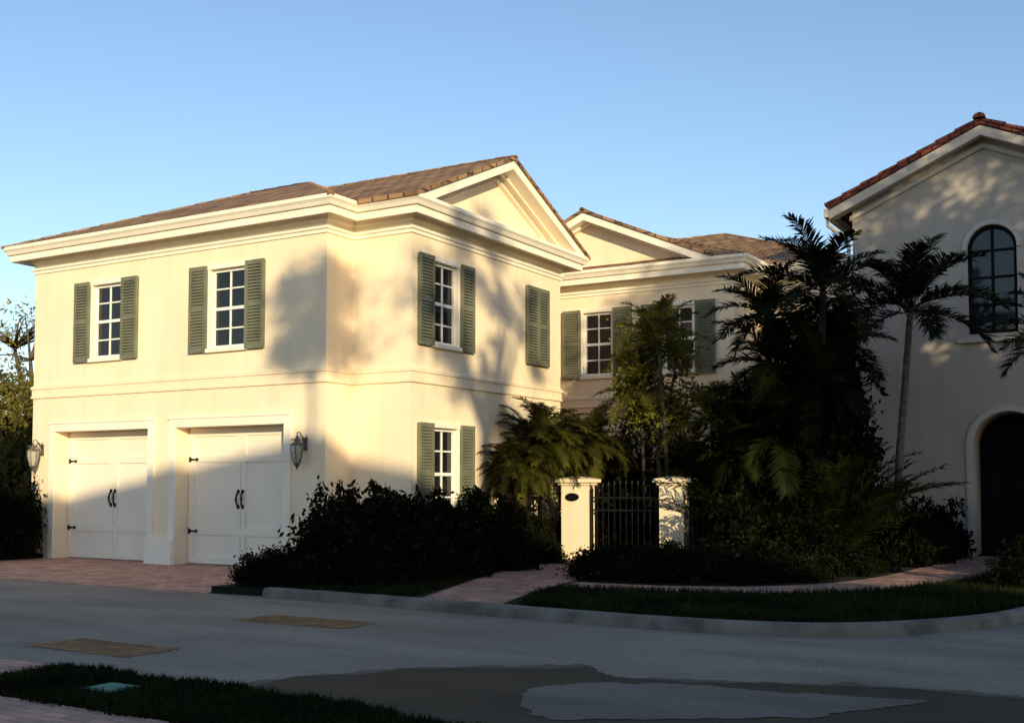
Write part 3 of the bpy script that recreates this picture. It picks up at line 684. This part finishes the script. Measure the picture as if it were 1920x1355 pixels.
for x, y, s, zs in ((-8.9, 20.2, .7, 1.5), (-8.3, 20.9, .9, 1.9), (-9.6, 21.2, .9, 2.0), (-7.4, 20.4, .9, 1.6), (-10.2, 20.3, .8, 1.7)):  # dark shrubs added to make the courtyard behind the gate darker
    shrub(x, y, s, rs.randint(0, 2), zs=zs, label='dark leafy shrub added to darken the courtyard behind the gate')
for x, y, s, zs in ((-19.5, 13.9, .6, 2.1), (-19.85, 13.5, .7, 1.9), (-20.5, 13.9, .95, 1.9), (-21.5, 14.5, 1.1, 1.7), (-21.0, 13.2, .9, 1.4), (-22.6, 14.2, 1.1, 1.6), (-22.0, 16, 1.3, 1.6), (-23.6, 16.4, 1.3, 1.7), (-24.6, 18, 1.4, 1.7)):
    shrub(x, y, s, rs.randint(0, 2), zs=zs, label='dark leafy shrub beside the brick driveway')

def frond(v, f, rng, base, az, el, L, droop, ll, lw, nl, vee=.35):
    ns = 14; p = Vector(base); pts = [p.copy()]; tans = []
    for k in range(ns):
        s_ = (k+.5)/ns; an = el-droop*s_**1.3
        t = Vector((math.cos(az)*math.cos(an), math.sin(az)*math.cos(an), math.sin(an))); p = p+t*(L/ns); pts.append(p.copy()); tans.append(t)
    side = Vector((-math.sin(az), math.cos(az), 0))
    for k in range(ns):
        w0 = .016*(1-k/ns)+.003; w1 = .016*(1-(k+1)/ns)+.003
        i = len(v); up = side.cross(tans[k])
        v += [pts[k]-side*w0, pts[k]+side*w0, pts[k+1]+side*w1, pts[k+1]-side*w1, pts[k]+up*w0, pts[k+1]+up*w1]
        f += [[i, i+1, i+2, i+3], [i, i+4, i+5, i+3], [i+1, i+4, i+5, i+2]]
    for j in range(nl):
        s_ = .14+.86*(j+.5)/nl; k = min(ns-1, int(s_*ns)); fr = s_*ns-k
        q = pts[k].lerp(pts[k+1], fr); t = tans[k]; up = -t.cross(side)
        if up.z < 0: up = -up
        prof = ll*(.45+.65*math.sin(math.pi*min(1, s_*.85+.1)))*(1 if s_ < .85 else .75)
        for sd in (-1, 1):
            l = prof*rng.uniform(.8, 1.15)
            d = (side*sd*rng.uniform(.8, 1.0)+t*(.45+.6*s_)+up*(vee*rng.uniform(.2, 1.4))).normalized()
            m_ = q+d*l*.5+Vector((0, 0, -.03*l)); e = q+d*l+Vector((0, 0, -l*rng.uniform(.1, .38)))
            wv = t*lw*.5; i = len(v)
            v += [q-wv*.5, q+wv*.5, m_+wv, m_-wv, e]
            f += [[i, i+1, i+2, i+3], [i+3, i+2, i+4]]
def crownmesh(seed, nf, L, ll, lw, nl, elr, droop, mat, vee=.35, spread=0, zsp=.05):
    rng = random.Random(seed); v = []; f = []
    for k in range(nf):
        az = k*2.39996+rng.uniform(-.25, .25); q = k/(nf-1)
        el = elr[0]+(elr[1]-elr[0])*q+rng.uniform(-.12, .12)
        r = spread*rng.random()
        frond(v, f, rng, (r*math.cos(az), r*math.sin(az), rng.uniform(-zsp, zsp)), az, el, L*rng.uniform(.8, 1.12), droop*rng.uniform(.8, 1.2), ll, lw, nl, vee)
    me = bpy.data.meshes.new('crown'); me.from_pydata([tuple(x) for x in v], [], f); me.materials.append(M[mat]); me.update(); return me
def smooth3(P, n):
    out = []
    for i in range(len(P)-1):
        p0, p1, p2, p3 = [Vector(P[max(0, min(len(P)-1, j))]) for j in (i-1, i, i+1, i+2)]
        for k in range(n):
            t = k/n; out.append(.5*((2*p1)+(p2-p0)*t+(2*p0-5*p1+4*p2-p3)*t*t+(3*p1-p0-3*p2+p3)*t**3))
    out.append(Vector(P[-1])); return out
def trunkmesh(pts, rad, mat='palmtrunk'):
    b = MB(); P = smooth3(pts, 10); n = len(P); R = [rad[0]+(rad[1]-rad[0])*k/(n-1) for k in range(n)]
    R = [r*(1.08 if k % 2 else .97) for k, r in enumerate(R)]
    b.tube(P, R, 10); o = b.make('trunk', mat, smooth=True); me = o.data; bpy.data.objects.remove(o); return me
CR = {
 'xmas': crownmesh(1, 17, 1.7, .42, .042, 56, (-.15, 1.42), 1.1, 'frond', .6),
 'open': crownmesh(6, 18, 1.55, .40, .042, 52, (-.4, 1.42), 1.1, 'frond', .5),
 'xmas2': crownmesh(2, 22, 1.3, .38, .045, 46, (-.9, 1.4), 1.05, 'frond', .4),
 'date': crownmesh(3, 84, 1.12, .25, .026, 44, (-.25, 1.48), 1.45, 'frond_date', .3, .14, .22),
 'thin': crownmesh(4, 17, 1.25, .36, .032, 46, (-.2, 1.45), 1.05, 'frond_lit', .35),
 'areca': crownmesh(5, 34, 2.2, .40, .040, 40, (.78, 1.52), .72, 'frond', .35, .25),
}
def palm(x, y, h, crown, label, s=1, lean=(0, 0), tr=(.08, .055), rot=0, z=.1, mat='palmtrunk'):
    e = empty('palm_tree', (x, y, z), label, 'palm tree', 'palms planted around the gate', worldkids=False)
    lx, ly = lean
    if h > 0:
        me = trunkmesh([(0, 0, -.1), (lx*.15, ly*.15, h*.35), (lx*.6, ly*.6, h*.7), (lx, ly, h)], tr, mat); add('trunk', me, e)
    c = add('crown', CR[crown], e); c.location = (lx, ly, h); c.rotation_euler = (0, 0, rot); c.scale = (s,)*3
    return e
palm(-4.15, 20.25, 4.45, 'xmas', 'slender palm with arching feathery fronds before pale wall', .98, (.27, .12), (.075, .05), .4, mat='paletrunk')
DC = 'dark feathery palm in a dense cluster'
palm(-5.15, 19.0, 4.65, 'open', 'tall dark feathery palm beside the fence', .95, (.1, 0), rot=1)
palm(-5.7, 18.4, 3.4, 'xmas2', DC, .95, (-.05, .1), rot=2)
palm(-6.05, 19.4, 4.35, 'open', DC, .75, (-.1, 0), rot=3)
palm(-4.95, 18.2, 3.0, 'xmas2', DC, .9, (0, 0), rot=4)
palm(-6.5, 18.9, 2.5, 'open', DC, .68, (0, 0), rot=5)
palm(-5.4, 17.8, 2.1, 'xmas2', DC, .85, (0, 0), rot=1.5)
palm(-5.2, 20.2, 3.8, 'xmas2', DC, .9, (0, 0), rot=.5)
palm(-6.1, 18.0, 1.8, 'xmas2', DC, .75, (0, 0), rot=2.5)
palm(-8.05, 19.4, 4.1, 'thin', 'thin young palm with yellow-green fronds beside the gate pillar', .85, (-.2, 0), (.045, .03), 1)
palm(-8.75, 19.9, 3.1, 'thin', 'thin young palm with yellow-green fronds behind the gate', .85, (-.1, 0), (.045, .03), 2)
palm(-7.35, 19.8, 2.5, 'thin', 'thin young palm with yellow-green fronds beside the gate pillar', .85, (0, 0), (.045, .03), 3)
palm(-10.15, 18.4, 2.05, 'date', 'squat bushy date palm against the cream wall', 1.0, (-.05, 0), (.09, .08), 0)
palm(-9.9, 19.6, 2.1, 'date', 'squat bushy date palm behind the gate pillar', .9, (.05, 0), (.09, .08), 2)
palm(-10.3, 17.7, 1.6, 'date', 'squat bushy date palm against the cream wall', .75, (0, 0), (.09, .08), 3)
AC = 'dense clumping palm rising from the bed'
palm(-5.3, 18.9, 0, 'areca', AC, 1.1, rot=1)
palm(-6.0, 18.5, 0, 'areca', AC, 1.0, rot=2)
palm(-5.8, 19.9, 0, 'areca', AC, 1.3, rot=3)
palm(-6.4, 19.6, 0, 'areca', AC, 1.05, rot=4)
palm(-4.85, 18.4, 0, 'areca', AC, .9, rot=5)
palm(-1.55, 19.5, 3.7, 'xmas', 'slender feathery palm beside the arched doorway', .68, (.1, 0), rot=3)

def tree(x, y, h, cr, cz, nl, size, seed, label, clumps=40, mat='leaf_mid', z=0, crad=.45, tr=.16, low=-.85):
    rng = random.Random(seed); e = empty('tree', (x, y, z), label, 'tree', worldkids=False)
    b = MB(); fork = max(.3, cz-cr[2]*.8)
    b.tube([(0, 0, -.1), (.05, 0, fork*.5), (-.05, .05, fork)], [tr*1.25, tr, tr*.8], 9)
    cs = []
    for k in range(clumps):
        a = rng.uniform(0, 6.283); u_ = rng.uniform(low, 1); rr = math.sqrt(max(0, 1-u_*u_))*rng.uniform(.4, 1)
        cs.append((cr[0]*rr*math.cos(a), cr[1]*rr*math.sin(a), cz+cr[2]*u_*rng.uniform(.6, 1)))
    mains = []
    for k in range(6):
        a = k*1.05+rng.uniform(-.3, .3); q = Vector((cr[0]*.45*math.cos(a), cr[1]*.45*math.sin(a), cz+cr[2]*rng.uniform(-.3, .4)))
        o = Vector((-.05, .05, fork)); mid = o.lerp(q, .5)+Vector((0, 0, -.1*cr[2]))
        b.tube([o, mid, q], [tr*.6, tr*.4, tr*.22], 7); mains.append(q)
    for c in cs:
        c = Vector(c); q = min(mains, key=lambda m_: (m_-c).length)
        b.tube([q, q.lerp(c, .5)+Vector((0, 0, .1)), c], [tr*.2, tr*.12, tr*.05], 5)
    o = b.make('trunk', 'bark', e, smooth=True)
    nr = np.random.default_rng(seed); v = leafarr(nr, np.array(cs), np.full(len(cs), crad)*nr.uniform(.6, 1.2, len(cs)), nl, size)
    v[..., 2] = np.maximum(v[..., 2], .02)
    me = fastmesh('crown', v.reshape(-1, 3), 4, len(v)); me.materials.append(M[mat]); add('crown', me, e)
tree(-8.55, 20.1, 5, (.9, .9, 1.6), 3.3, 7500, .085, 31, 'small fine-leaved tree with airy sunlit branches behind the gate', 70, 'leaf_lit', .1, .15, .05)
tree(-9.1, 20.8, 4, (.8, .8, 1.1), 2.2, 4000, .09, 32, 'small dark fine-leaved tree near the entry', 40, 'leaf_dark', .1, .2, .05)
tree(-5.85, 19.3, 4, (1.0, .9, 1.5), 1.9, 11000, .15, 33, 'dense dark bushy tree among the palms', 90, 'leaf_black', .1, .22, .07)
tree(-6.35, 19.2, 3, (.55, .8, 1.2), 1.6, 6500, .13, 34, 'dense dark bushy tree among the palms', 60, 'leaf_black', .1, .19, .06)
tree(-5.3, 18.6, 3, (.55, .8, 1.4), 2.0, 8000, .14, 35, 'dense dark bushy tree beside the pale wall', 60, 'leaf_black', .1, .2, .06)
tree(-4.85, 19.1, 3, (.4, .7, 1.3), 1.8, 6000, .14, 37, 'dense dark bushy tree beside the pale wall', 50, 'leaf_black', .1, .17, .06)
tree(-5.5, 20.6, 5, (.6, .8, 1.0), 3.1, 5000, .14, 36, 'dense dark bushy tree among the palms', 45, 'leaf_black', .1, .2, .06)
tree(-32.0, 23.6, 7.5, (2.6, 2.6, 2.7), 5.0, 3000, .13, 5, 'airy sunlit tree with thin bare branches beyond the house', 56, 'leaf_gold', crad=.28, tr=.26)
tree(-26.6, 18.6, 5, (2.0, 2.0, 1.9), 2.7, 13000, .13, 6, 'dense low yellow-green tree beside the house', 60, 'leaf_gold', crad=.38)
tree(-38, 29, 7, (3, 3, 1.8), 3.2, 8000, .2, 8, 'leafy yellow-green tree beyond the house', 40, 'leaf_gold')
tree(7.8, 12.3, 11, (3.6, 3.6, 3.6), 6.4, 34000, .25, 9, 'large dense broadleaf tree on the street corner', 140, crad=.45)
tree(8.6, 11.6, 13, (3.0, 2.4, 1.2), 10.9, 5200, .15, 19, 'tall street-corner tree with a wide lacy crown', 60, crad=.24, tr=.14)
tree(11.6, 3.5, 12, (2.4, 2.4, 3.2), 9.6, 12000, .24, 10, 'broadleaf street tree on the grass verge', 60, crad=.5)
tree(6.6, -3.9, 12, (.75, .75, 1.5), 10.4, 4200, .14, 14, 'tall slim broadleaf tree across the road', 30, crad=.2, tr=.05)
tree(10.9, -3.5, 13, (2.1, 2.1, 2.3), 11.2, 4200, .14, 15, 'tall open-crowned tree across the road', 34, crad=.19, tr=.2)
for o in bpy.data.objects:
    if '_w' in o: del o['_w']
